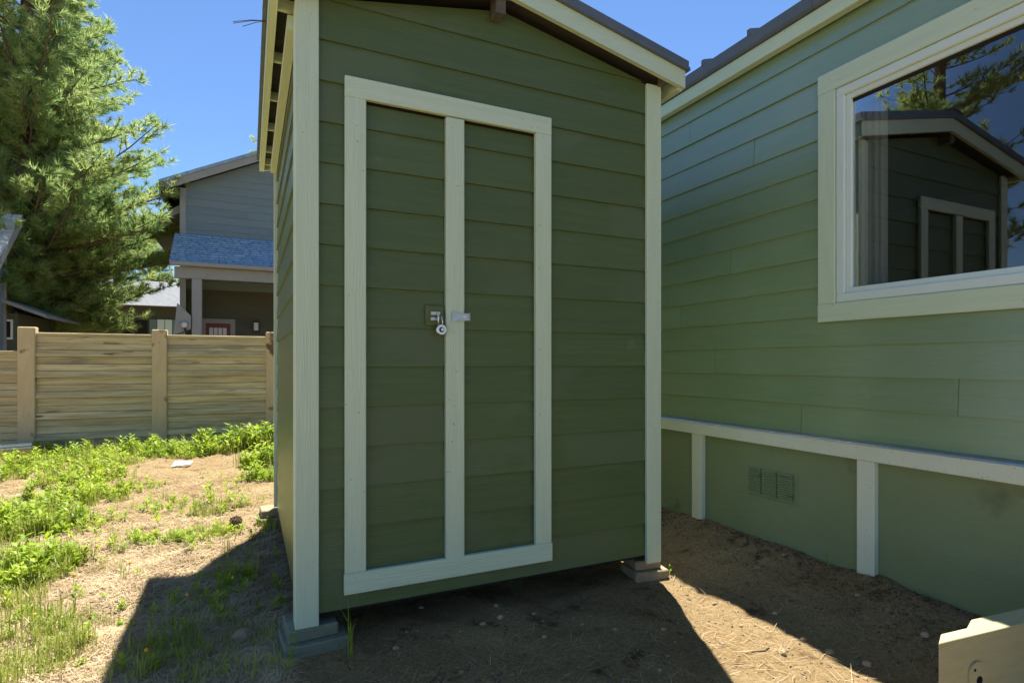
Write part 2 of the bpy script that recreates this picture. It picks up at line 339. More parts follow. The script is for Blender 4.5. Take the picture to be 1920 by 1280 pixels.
# roof
RY0, RY1, EX0, EX1 = 2.50, 5.06, .080, 2.262
def roof_quad(xa, xb, dz0, dz1, y0, y1): # slab following the slope between xa and xb, from dz0 to dz1 above rake lower edge
    za, zb = under(xa), under(xb)
    return loft([(xa, y0, za + dz0), (xb, y0, zb + dz0), (xb, y0, zb + dz1), (xa, y0, za + dz1)], [(xa, y1, za + dz0), (xb, y1, zb + dz0), (xb, y1, zb + dz1), (xa, y1, za + dz1)])
for xa, xb in ((EX0 + .036, XM), (XM, EX1 - .036)):
    obj('roof_deck', roof_quad(xa, xb, .062, .078, RY0 + .026, RY1 - .02), 'plywood', shed)
for xa, xb in ((EX0, XM), (XM, EX1)):
    obj('rake_board', roof_quad(xa, xb, 0, .0985, RY0, RY0 + .0255), 'trim_x', shed)
    obj('rake_board', roof_quad(xa, xb, 0, .0985, RY1 - .0195, RY1 + .005), 'trim_x', shed)
for xa, xb in ((EX0 - .02, XM), (XM, EX1 + .02)):
    rp_ = obj('roof_panel', roof_quad(xa, xb, .100, .118, RY0 - .02, RY1 + .03), 'metal_roof', shed)
    obj('drip_edge', roof_quad(xa, xb, .119, .160, RY0 - .008, RY0 + .05), 'metal_roof', rp_)
    for k in range(1, 7):
        y = RY0 + .05 + k * .39; obj('roof_seam', roof_quad(xa, xb, .1185, .140, y, y + .02), 'metal_roof', rp_)
obj('ridge_cap', loft([(XM - .12, RY0 - .02, under(XM - .12) + .1615), (XM, RY0 - .02, ZR + .165), (XM + .12, RY0 - .02, under(XM + .12) + .1615), (XM, RY0 - .02, ZR + .185)],
                      [(XM - .12, RY1 + .03, under(XM - .12) + .1615), (XM, RY1 + .03, ZR + .165), (XM + .12, RY1 + .03, under(XM + .12) + .1615), (XM, RY1 + .03, ZR + .185)]), 'metal_roof', shed)
ze = under(EX0)
obj('fascia', box(EX0 + .001, EX0 + .036, RY0 + .0265, RY1 - .0205, ze - .005, ze + .099), 'trim_y', shed)
obj('fascia', box(EX1 - .036, EX1 - .001, RY0 + .0265, RY1 - .0205, ze - .005, ze + .099), 'trim_y', shed)
obj('eave_trim', box(XL - .058, XL - .017, YF + .087, YB, ze - .075, ze - .012), 'trim_y', shed)
for y in (2.72, 3.2, 3.68, 4.16, 4.6, 4.9):
    for x0, x1 in ((EX0 + .0365, XL - .0005), (XR + .0005, EX1 - .0365)):
        if y < YB or True: obj('rafter_tail', box(x0, x1, y, y + .022, ze + .012, ze + .06), 'trim_x', shed)
for x in (XM - .055, ): obj('lookout', box(x - .02, x + .03, RY0 + .026, YF - .018, ZR - .075, ZR + .04), 'raw_wood', shed)
for x in (XL - .03, XR + .005): obj('lookout', box(x, x + .03, RY0 + .027, YF - .036, under(x) - .005, under(x) + .055), 'raw_wood', shed)
# padlock hanging from the staple: its own thing
lx, lz = .829, 1.407
lock = thing('padlock', 'round steel disc padlock hanging from the shed door hasp', 'padlock', (lx, YF - .05, lz - .026))
bm = bmesh.new(); bmesh.ops.create_cone(bm, cap_ends=True, segments=28, radius1=.026, radius2=.026, depth=.022, matrix=Matrix.Translation((lx, YF - .05, lz)) @ Matrix.Rotation(R(90), 4, 'X'))
obj('lock_body', bm, 'steel', lock, .003)
bm = bmesh.new(); bmesh.ops.create_cone(bm, cap_ends=True, segments=24, radius1=.013, radius2=.011, depth=.006, matrix=Matrix.Translation((lx, YF - .0645, lz)) @ Matrix.Rotation(R(90), 4, 'X'))
obj('keyway_ring', bm, 'lamp_black', lock)
bm = bmesh.new(); bmesh.ops.create_cone(bm, cap_ends=True, segments=20, radius1=.008, radius2=.007, depth=.005, matrix=Matrix.Translation((lx, YF - .0695, lz)) @ Matrix.Rotation(R(90), 4, 'X'))
obj('keyway', bm, 'steel', lock)
obj('shackle', tube([(lx - .012, YF - .05, lz + .022), (lx - .014, YF - .052, lz + .045), (lx - .013, YF - .053, lz + .062), (lx - .006, YF - .052, lz + .07), (lx + .004, YF - .05, lz + .062), (lx + .008, YF - .05, lz + .04), (lx + .006, YF - .05, lz + .022)], .0045, 8), 'steel', lock, smooth=True)
# foundation blocks under the corners
def blocks(x, y, m, lab, rz, k=1.0):
    t = thing('foundation_block', lab, 'block', (x, y, 0), rz)
    def bxl(nm, hx, hy, z0, z1, ox=0, oy=0):
        hx *= k; hy *= k; bm = box(ox - hx, ox + hx, oy - hy, oy + hy, z0, z1)
        bmesh.ops.bevel(bm, geom=bm.edges[:], offset=.006, segments=1, affect='EDGES')
        me = bpy.data.meshes.new(nm); bm.to_mesh(me); bm.free(); link(nm, me, m, t)
    bxl('paver', .135, .12, -.05, .046); bxl('paver', .105, .10, .0465, ZB - .0085, -.01, .015)
    return t
blocks(.262, 2.672, 'concrete_green', 'stacked green-grey pavers under the shed corner with the leafy weed', R(4))
blocks(2.13, 2.70, 'concrete_tan', 'stacked tan pavers under the shed corner nearest the house', R(-8), .8)
blocks(.20, 4.86, 'concrete_tan', 'stacked pavers under the rear shed corner facing the fence', R(3))
blocks(2.13, 4.86, 'concrete_tan', 'stacked pavers under the hidden rear shed corner by the house', R(3))
# pine needles caught on the eave
pn = bmesh.new(); q = at_y(489, 36, 3.0)
e0 = Vector((EX0 + .01, 3.0, q.z))
for du, dv in ((-52, 8), (-52, 5), (-34, 14)):
    p = at_y(489 + du, 36 + dv, 3.0); tube([e0, (e0 + p) / 2 + Vector((0, 0, .006)), p], .0016, 4, pn)
tag(obj('pine_needle_sprig', pn, 'twig'), 'three thin dark needles poking out from the shed eave', 'needles')

# ------------------------------------------------------------------ house on the right
XW = 3.04; HY0, HY1 = -3.5, 9.2
Q = XW / 3.25
def qz(z): return CZ + (z - CZ) * Q
house = thing('lap_sided_house', 'long olive green lap-sided house with white window and skirting', 'house', (XW + 3, 3, 0))
hm = lambda a, z, d: (XW - d, a, z)
WY0, WY1, WZ0, WZ1 = .35, 2.262 * Q, qz(1.612), qz(2.905)                    # window rough opening
PH = .1845 * Q; hz = [qz(.80) + PH * k for k in range(0, 14)]; EB = qz(3.326)
jo = [2.51 * Q, 1.62 * Q, 3.05, .9, 3.4, 1.9, 2.9, .2, 3.2, 1.2, 2.7, .6, 3.3, 1.5]
for i, z0 in enumerate(hz):
    z1 = min(z0 + PH, EB + .009)
    if z1 - z0 < .02: continue
    spans = [(HY0, HY1)] if (z1 <= WZ0 or z0 >= WZ1) else [(HY0, WY0 - .04), (WY1 + .04, HY1)]
    for a, b in spans:
        cuts = [a] + sorted(c for c in (jo[i] - 3.66, jo[i], jo[i] + 3.66) if a + .1 < c < b - .1) + [b]
        for c0, c1 in zip(cuts, cuts[1:]):
            if z0 < WZ0 < z1 and c0 < WY1 and c1 > WY0:   # notched around the window sill
                plank(hm, c0 + .0012, c1 - .0012, z0, WZ0 - .03, 'siding_y', house)
            elif z0 < WZ1 < z1 and c0 < WY1 and c1 > WY0:
                plank(hm, c0 + .0012, c1 - .0012, WZ1 + .03, z1, 'siding_y', house)
            else: plank(hm, c0 + .0012, c1 - .0012, z0, z1, 'siding_y', house)
# wall core with the window hole
for y0, y1, z0, z1 in ((HY0, WY0, 0, 3.4), (WY1, HY1, 0, 3.4), (WY0, WY1, 0, WZ0 + .14), (WY0, WY1, WZ1, 3.4)):
    obj('wall_core', box(XW + .003, XW + .12, y0, y1, z0 - .1, z1 - .14), 'dark_void', house)
obj('wall_core', box(XW + .12, XW + 6.5, HY1 - .12, HY1, -.1, 3.26), 'dark_void', house)
obj('wall_core', box(XW + .12, XW + 6.5, HY0, HY0 + .12, -.1, 3.26), 'dark_void', house)
obj('wall_core', box(XW + 6.4, XW + 6.5, HY0 + .12, HY1 - .12, -.1, 3.26), 'dark_void', house)
# eave, roof
obj('fascia', box(XW - .075, XW - .02, HY0 - .2, HY1 + .2, EB, EB + .094), 'trim_y', house, .003)
EXH, EZH, SH = XW - .085, EB + .135, .30
def hroof(x): return EZH + SH * (x - EXH)
xr = XW + 3.2
hr = obj('roof_panel', loft([(EXH, HY0 - .3, EZH), (xr, HY0 - .3, hroof(xr)), (xr, HY0 - .3, hroof(xr) + .03), (EXH, HY0 - .3, EZH + .03)], [(EXH, HY1 + .3, EZH), (xr, HY1 + .3, hroof(xr)), (xr, HY1 + .3, hroof(xr) + .03), (EXH, HY1 + .3, EZH + .03)]), 'metal_roof', house)
obj('roof_panel', loft([(xr + .001, HY0 - .3, hroof(xr)), (xr + 3.4, HY0 - .3, EZH), (xr + 3.4, HY0 - .3, EZH + .03), (xr + .001, HY0 - .3, hroof(xr) + .03)], [(xr + .001, HY1 + .3, hroof(xr)), (xr + 3.4, HY1 + .3, EZH), (xr + 3.4, HY1 + .3, EZH + .03), (xr + .001, HY1 + .3, hroof(xr) + .03)]), 'metal_roof', house)
for k in range(27):
    y = 2.387 * Q + (k - 13) * .435 * Q
    obj('roof_seam', loft([(EXH - .03, y, EZH + .0415), (xr, y, hroof(xr) + .031), (xr, y, hroof(xr) + .068), (EXH - .03, y, EZH + .075)], [(EXH - .03, y + .025, EZH + .031), (xr, y + .025, hroof(xr) + .031), (xr, y + .025, hroof(xr) + .068), (EXH - .03, y + .025, EZH + .075)]), 'metal_roof', hr)
for y0, y1 in ((HY0 - .3, -.9), (-.898, 2.2), (2.202, 5.3), (5.302, HY1 + .3)):
    gp_ = [(-.022, .108), (-.010, .096), (.06, .096), (.06, .106), (-.004, .108), (-.010, .176), (-.026, .176)]
    obj('gutter', loft([(EXH + a, y0, EB + b) for a, b in gp_], [(EXH + a, y1, EB + b) for a, b in gp_]), 'metal_roof', house)
# window
win = obj('window_frame', box(XW - .028, XW + .05, WY0 + .001, WY0 + .05, WZ0 + .001, WZ1 - .001), 'white_vinyl', house)
win['label'] = 'white vinyl picture window with double frame'
FR = [(WY0 + .001, WY1 - .001, WZ0 + .001, WZ0 + .05), (WY0 + .001, WY1 - .001, WZ1 - .05, WZ1 - .001), (WY1 - .05, WY1 - .001, WZ0 + .05, WZ1 - .05)]
for y0, y1, z0, z1 in FR: obj('frame_rail', box(XW - .028, XW + .05, y0, y1, z0, z1), 'white_vinyl', win, .004)
I0, I1, J0, J1 = WY0 + .05, WY1 - .05, WZ0 + .05, WZ1 - .05
for y0, y1, z0, z1 in ((I0, I1, J0, J0 + .03), (I0, I1, J1 - .03, J1), (I0, I0 + .03, J0 + .03, J1 - .03), (I1 - .03, I1, J0 + .03, J1 - .03)):
    obj('sash', box(XW - .012, XW + .03, y0, y1, z0, z1), 'white_vinyl', win, .003)
bm = bmesh.new(); vv = [bm.verts.new(p) for p in ((XW + .006, I0 + .03, J0 + .03), (XW + .006, I1 - .03, J0 + .03), (XW + .006, I1 - .03, J1 - .03), (XW + .006, I0 + .03, J1 - .03))]; bm.faces.new(vv)
obj('pane', bm, 'glass', win)
# window trim boards
TX0, TX1 = XW - .036, XW - .0165
for y0, y1, z0, z1, m in ((WY0 - .105, WY1 + .108, WZ1 + .001, WZ1 + .113, 'trim_y'), (WY0 - .105, WY1 + .108, WZ0 - .104, WZ0 - .001, 'trim_y'), (WY1 + .001, WY1 + .106, WZ0 - .0005, WZ1 + .0005, 'trim_z'), (WY0 - .105, WY0 - .001, WZ0 - .0005, WZ1 + .0005, 'trim_z')):
    obj('window_trim', box(TX0, TX1, y0, y1, z0, z1), m, house, .003)
# room behind the glass, curtain
RX = XW + .121
for b_ in ((RX, RX + 4, HY0 + .2, 5, .5, .52), (RX, RX + 4, HY0 + .2, 5, 3.1, 3.12), (RX + 4, RX + 4.02, HY0 + .2, 5, .52, 3.2), (RX, RX + 4, 5, 5.02, .52, 3.2), (RX, RX + 4, HY0 + .18, HY0 + .2, .52, 3.2)):
    obj('room_wall', box(*b_), 'room', house)
bm = bmesh.new(); prev = None
for k in range(41):
    y = WY1 + .05 - k * .0052; x = XW + .17 + .014 * math.sin(k * .8 + .7 * math.sin(k * .37)) + .006 * math.sin(k * 1.9); a = bm.verts.new((x, y - .05 * 0, 1.0)); b_ = bm.verts.new((x, y, 3.0))
    if prev: bm.faces.new((prev[0], a, b_, prev[1]))
    prev = (a, b_)
obj('curtain', bm, 'curtain', house, smooth=True)
# skirting: rail, flashing, posts, panels, vent
obj('skirt_rail', box(XW - .062, XW - .001, HY0, HY1, qz(.692), qz(.780)), 'skirt_trim', house, .003)
obj('skirt_flashing', loft(*[[(XW + a, yy, qz(.780) + b) for a, b in ((-.066, .001), (-.001, .001), (-.017, .018), (-.060, .009))] for yy in (HY0, HY1)]), 'galv', house)
posts = [(3.342, 3.452), (2.010, 2.112), (.67, .775), (4.68, 4.785), (6.02, 6.125), (-.67, -.565)]
posts = [(a * Q, b * Q) for a, b in posts]
for y0, y1 in posts: obj('skirt_post', box(XW - .058, XW - .020, y0, y1, -.06, qz(.692) - .0005), 'skirt_trim', house, .003)
py_ = sorted([HY0] + [(a + b) / 2 for a, b in posts] + [HY1])
for a, b in zip(py_, py_[1:]): obj('skirt_panel', box(XW - .0195, XW + .002, a + .001, b - .001, -.09, qz(.692) - .0015), 'skirt', house)
vy0, vy1, vz0, vz1 = 2.525 * Q, 2.95 * Q, qz(.322), qz(.53)
vent = obj('foundation_vent', box(XW - .024, XW - .020, vy0, vy1, vz0, vz1), 'skirt', house, .001)
for c in range(3):
    ya = vy0 + .026 + c * .120
    for k in range(12):
        z = vz0 + .022 + k * .0142
        obj('louvre', loft([(XW - .0245, ya, z), (XW - .040, ya, z - .006), (XW - .040, ya, z + .001), (XW - .0245, ya, z + .009)], [(XW - .0245, ya + .098, z), (XW - .040, ya + .098, z - .006), (XW - .040, ya + .098, z + .001), (XW - .0245, ya + .098, z + .009)]), 'skirt', vent)

# ------------------------------------------------------------------ fence
FY = 10.2
fence = thing('plank_fence', 'tan weathered plank-textured fence with square posts behind the weeds', 'fence', (-2, FY, 0))
PX = [-7.60, -6.03, -4.45, -2.85, -1.24, .36, 1.96, 3.56, 5.16]
for i, x in enumerate(PX):
    top = 1.76 if i > 2 else 1.60
    obj('post', box(x - .10, x + .10, FY - .07, FY + .09, -.1, top), 'fence_post', fence, .012)
for i, (a, b) in enumerate(zip(PX, PX[1:])):
    top = 1.685 if i >= 3 else 1.42
    obj('top_rail', box(a + .095, b - .095, FY - .032, FY + .045, top - .045, top), 'fence', fence, .008)
    z = top - .0455; k = 0
    while z > -.05:
        hh = .098 if k % 3 else .106; lip = .020 if k % 3 == 2 else .0
        y0 = FY - .012 - random.uniform(0, .006) - lip
        A = [(y0 - (.014 if k % 3 == 2 else .003), z - hh + (.006 if k % 3 == 2 else .003)), (y0 + .004, z - .002), (FY + .03, z - .002), (FY + .03, z - hh - .004)]
        sag = random.uniform(-.004, .004)
        obj('board', loft([(a + .09, y, zz) for y, zz in A], [(b - .09, y, zz + sag) for y, zz in A]), 'fence', fence)
        z -= hh; k += 1

# ------------------------------------------------------------------ neighbour's house behind the fence
NX, NY = -1.497, 16.0
nh = thing('grey_gabled_house', 'grey sided two-storey house with blue shingled porch roof behind fence', 'house', (2, 19, 0))
nf = lambda a, z, d: (a, NY - d, z); nl = lambda a, z, d: (NX - d, a, z)
NR = .478; NRX = 3.2
def nroof(x): return 5.50 + NR * (min(x, 2 * NRX - x) - (-1.90))
clipn = [lambda p: nroof(-1.9) + NR * (p[0] + 1.9) - .10 - p[1], lambda p: nroof(-1.9) + NR * (2 * NRX - p[0] + 1.9) - .10 - p[1]]
z = 4.36
while z < 8.2:
    cut = random.choice([.0, 1.2, 2.2, .6])
    for a, b in ((NX + .1, cut), (cut + .004, 2 * NRX - NX)): plank(nf, a, b, z, z + .19, 'ngrey', nh, clips=clipn)
    z += .19
for k in range(30):
    z = -.1 + k * .19
    if z < 5.4: plank(nl, NY + .0, NY + 8, z, z + .19, 'ngrey', nh)
    if 3.2 < z < 4.2 : plank(nf, NX + .1, NX + .75, z, z + .19, 'ngrey', nh)
obj('corner_board', box(NX - .03, NX + .10, NY - .03, NY + .0, -.1, 5.55), 'ngrey_trim', nh)
prof = [(NX + .01, -.1), (2 * NRX - NX, -.1), (2 * NRX - NX, 5.3), (NRX, 7.6), (NX + .01, 5.3)]
prof_up = [(NX + .01, 3.45)] + [(2 * NRX - NX, 3.45)] + prof[2:]
obj('wall_core', loft([(x, NY + .01, z) for x, z in prof_up], [(x, NY + 1.15, z) for x, z in prof_up]), 'ngrey', nh)
obj('wall_core', loft([(x, NY + 1.2, z) for x, z in prof], [(x, NY + 8, z) for x, z in prof]), 'ngrey', nh)
def nslab(x0, x1, d0, d1, y0, y1): return loft([(x0, y0, nroof(x0) + d0), (x1, y0, nroof(x1) + d0), (x1, y0, nroof(x1) + d1), (x0, y0, nroof(x0) + d1)], [(x0, y1, nroof(x0) + d0), (x1, y1, nroof(x1) + d0), (x1, y1, nroof(x1) + d1), (x0, y1, nroof(x0) + d1)])
for a, b in ((-1.90, NRX), (NRX, 2 * NRX + 1.9)):
    obj('rake_board', nslab(a, b, -.16, .02, NY - .34, NY - .30), 'ngrey_trim', nh)
    obj('roof_panel', nslab(a - .03, b, .021, .10, NY - .38, NY + 8.3), 'shingle', nh)
    obj('soffit', nslab(a + .02, b, -.05, .0, NY - .298, NY + 8.2), 'dark_void', nh)
obj('eave_fascia', box(-1.93, -1.89, NY - .30, NY + 8.2, 5.27, 5.51), 'ngrey_trim', nh)
# lower side eave
obj('side_eave', loft([(NX - .04, NY + .25, 5.0), (NX - .75, NY + .25, 4.55), (NX - .75, NY + .25, 4.70), (NX - .04, NY + .25, 5.2)], [(NX - .04, NY + 5, 5.0), (NX - .75, NY + 5, 4.55), (NX - .75, NY + 5, 4.70), (NX - .04, NY + 5, 5.2)]), 'ngrey_trim', nh)
# porch
PYE = 14.85; PZT, PZE = 4.38, 3.52
obj('porch_roof', loft([(NX - .1, NY - .02, PZT - .12), (3.2, NY - .02, PZT - .12), (3.2, NY - .02, PZT - .03), (NX - .1, NY - .02, PZT - .03)], [(NX - .1, PYE, PZE - .06), (3.2, PYE, PZE - .06), (3.2, PYE, PZE + .03), (NX - .1, PYE, PZE + .03)]), 'ngrey_trim', nh)
# shingle courses, tabs joined into one part
bm = bmesh.new(); nrow = 13
for r_ in range(nrow):
    t0, t1 = r_ / nrow, (r_ + 1) / nrow
    y0, y1 = PYE - .02 + (NY - .03 - PYE) * t0, PYE - .02 + (NY - .03 - PYE) * (t1 + .02); z0, z1 = PZE + (PZT - PZE) * t0 + .034, PZE + (PZT - PZE) * t1 + .034
    x = NX - .13 - random.random() * .25
    while x < 3.2:
        wd = random.choice([.16, .22, .30]); th = random.choice([.012, .022, .03])
        loft([(max(x, NX - .13), y0, z0), (x + wd - .012, y0, z0), (x + wd - .012, y0, z0 + th), (max(x, NX - .13), y0, z0 + th)], [(max(x, NX - .13), y1, z1), (x + wd - .012, y1, z1), (x + wd - .012, y1, z1 + .006), (max(x, NX - .13), y1, z1 + .006)], bm) if x + wd > NX - .1 else None
        x += wd
sh = obj('shingles', bm, 'shingle', nh); sh['kind'] = 'stuff'
obj('porch_beam', box(NX - .04, 3.2, PYE + .08, PYE + .22, PZE - .32, PZE - .062), 'ngrey_trim', nh)
obj('porch_gutter', box(NX - .12, 3.2, PYE - .10, PYE - .025, PZE - .06, PZE + .04), 'ngrey_trim', nh, .02)
obj('porch_post', box(-1.19, -.985, PYE + .06, PYE + .24, 0, PZE - .322), 'ngrey_trim', nh, .01)
for k in range(17): plank(lambda a, z, d: (a, NY + 1.19 - d, z), NX + .02, 3.2, -.02 + k * .19, .17 + k * .19, 'nolive', nh)
obj('porch_floor', box(NX, 3.2, PYE + .3, NY + 1.15, -.1, .22), 'concrete_tan', nh)
dy = NY + 1.15
d0, d1, dz = at_y(386, 612, dy), at_y(432, 612, dy), at_y(400, 606, dy).z
dr = obj('door', box(d0.x, d1.x, dy - .03, dy + .015, .22, dz), 'red_door', nh)
for a, b, z0, z1 in ((d0.x - .12, d0.x - .001, .22, dz + .12), (d1.x + .001, d1.x + .12, .22, dz + .12), (d0.x, d1.x, dz + .001, dz + .12)): obj('door_frame', box(a, b, dy - .05, dy + .014, z0, z1), 'ngrey_trim', nh)
wd = (d1.x - d0.x)
for k in range(4): obj('door_pane', box(d0.x + wd * (.14 + k * .185), d0.x + wd * (.14 + k * .185) + wd * .15, dy - .036, dy - .031, dz - .32, dz - .12), 'lamp_glass', dr)
lp = at_y(480, 612, dy); lm = obj('wall_lantern', box(lp.x - .075, lp.x + .075, dy - .16, dy + .01, lp.z + .10, lp.z + .14), 'lamp_black', nh)
obj('lantern_glass', box(lp.x - .055, lp.x + .055, dy - .14, dy - .03, lp.z - .12, lp.z + .10), 'lamp_glass', lm); obj('lantern_base', box(lp.x - .075, lp.x + .075, dy - .16, dy + .01, lp.z - .15, lp.z - .12), 'lamp_black', lm)
# slanting panel and flood light by the porch corner
a, b = at_y(337, 572, PYE), at_y(354, 612, PYE)
obj('slanted_panel', loft([(a.x - .05, PYE - .02, a.z + .05), (a.x + .22, PYE - .02, b.z + .25), (a.x + .22, PYE - .02, b.z - .05), (a.x - .12, PYE - .02, b.z - .2)], [(a.x - .05, PYE + .3, a.z + .05), (a.x + .22, PYE + .3, b.z + .25), (a.x + .22, PYE + .3, b.z - .05), (a.x - .12, PYE + .3, b.z - .2)]), 'ngrey_trim', nh)
fl = at_y(345, 609, PYE - .1); bm = bmesh.new(); bmesh.ops.create_uvsphere(bm, u_segments=14, v_segments=8, radius=.07, matrix=Matrix.Translation((fl.x, PYE - .1, fl.z))); obj('flood_light', bm, 'lamp_glass', nh, smooth=True)
obj('flood_light_arm', tube([(fl.x, PYE - .06, fl.z - .03), (fl.x + .05, PYE - .03, fl.z - .2), (fl.x + .05, PYE + .1, fl.z - .25)], .025), 'lamp_black', nh)

# ------------------------------------------------------------------ house at the far left
LX = -4.2
lh = thing('shingle_roofed_house', 'pale house corner with steep grey shingle roof beyond the fence', 'house', (-7, 13, 0))
lz = lambda y: 4.22 - .91 * (14.6 - y)
obj('roof_slab', loft([(LX, 14.6, lz(14.6) - .10), (LX, 11.6, lz(11.6) - .10), (LX, 11.6, lz(11.6)), (LX, 14.6, lz(14.6))], [(-10, 14.6, lz(14.6) - .10), (-10, 11.6, lz(11.6) - .10), (-10, 11.6, lz(11.6)), (-10, 14.6, lz(14.6))]), 'ngrey_trim', lh)
bm = bmesh.new()
for r_ in range(26):
    y0 = 11.58 + r_ * .117; y1 = y0 + .13; x = LX + .03
    while x > -7.5:
        wd = random.choice([.16, .22, .3]); th = random.choice([.016, .026, .034])
        loft([(x, y0, lz(y0) + .004), (x - wd + .012, y0, lz(y0) + .004), (x - wd + .012, y0, lz(y0) + th), (x, y0, lz(y0) + th)], [(x, y1, lz(y1) + .002), (x - wd + .012, y1, lz(y1) + .002), (x - wd + .012, y1, lz(y1) + .008), (x, y1, lz(y1) + .008)], bm); x -= wd
sh = obj('shingles', bm, 'shingle_pale', lh); sh['kind'] = 'stuff'
obj('rake_board', loft([(LX + .03, 14.62, lz(14.6) - .20), (LX + .03, 11.6, lz(11.6) - .20), (LX + .03, 11.6, lz(11.6) - .005), (LX + .03, 14.62, lz(14.6) - .005)], [(LX + .001, 14.62, lz(14.6) - .20), (LX + .001, 11.6, lz(11.6) - .20), (LX + .001, 11.6, lz(11.6) - .005), (LX + .001, 14.62, lz(14.6) - .005)]), 'ngrey_trim', lh)
gx = LX - .22
gw = [(11.8, -.1), (14.5, -.1), (14.5, lz(14.5) - .12), (11.8, lz(11.8) - .12)]
obj('gable_wall', loft([(gx, y, z) for y, z in gw], [(-9.8, y, z) for y, z in gw]), 'ngrey', lh)
for k in range(20):
    z0 = .1 + k * .19
    plank(lambda a, z, d: (gx + .001 + d, a, z), 11.85, 14.49, z0, z0 + .19, 'ngrey', lh, clips=[lambda p: lz(p[0]) - .13 - p[1]])
obj('corner_board', box(gx + .001, gx + .03, 14.42, 14.53, -.1, 4.0), 'ngrey_trim', lh)
obj('annex_wall', box(-5.6, -4.22, 14.56, 17, -.1, 2.25), 'nolive', lh)
obj('annex_roof', loft([(-4.75, 14.35, 2.58), (-3.72, 14.35, 2.16), (-3.72, 14.35, 2.22), (-4.75, 14.35, 2.66)], [(-4.75, 17, 2.58), (-3.72, 17, 2.16), (-3.72, 17, 2.22), (-4.75, 17, 2.66)]), 'ngrey_trim', lh)
wf = obj('annex_window', box(-4.52, -4.30, 14.52, 14.555, 1.72, 2.12), 'white_vinyl', lh)
obj('pane', box(-4.49, -4.33, 14.512, 14.519, 1.76, 2.08), 'lamp_black', wf)

# ------------------------------------------------------------------ far garage under the pines
fg = thing('dark_garage', 'low dark garage with pale roof seen under the pine branches', 'garage', (-4, 29, 0))
obj('wall', box(-9, -1.7, 26, 31, -.1, 3.5), 'nolive', fg)
obj('garage_door', box(-6.2, -3.6, 25.95, 25.995, -.1, 2.9), 'dark_void', fg)
obj('roof', loft([(-9.4, 25.5, 3.45), (-9.4, 31.5, 3.45), (-9.4, 28.5, 4.75)], [(-1.3, 25.5, 3.45), (-1.3, 31.5, 3.45), (-1.3, 28.5, 4.75)]), 'shingle_far', fg)
for k in range(7): obj('siding_panel', box(-3.5 + k * .26, -3.26 + k * .26, 25.90, 25.99, 0, 2.95), 'white_vinyl' if k % 3 else 'ngrey', fg)

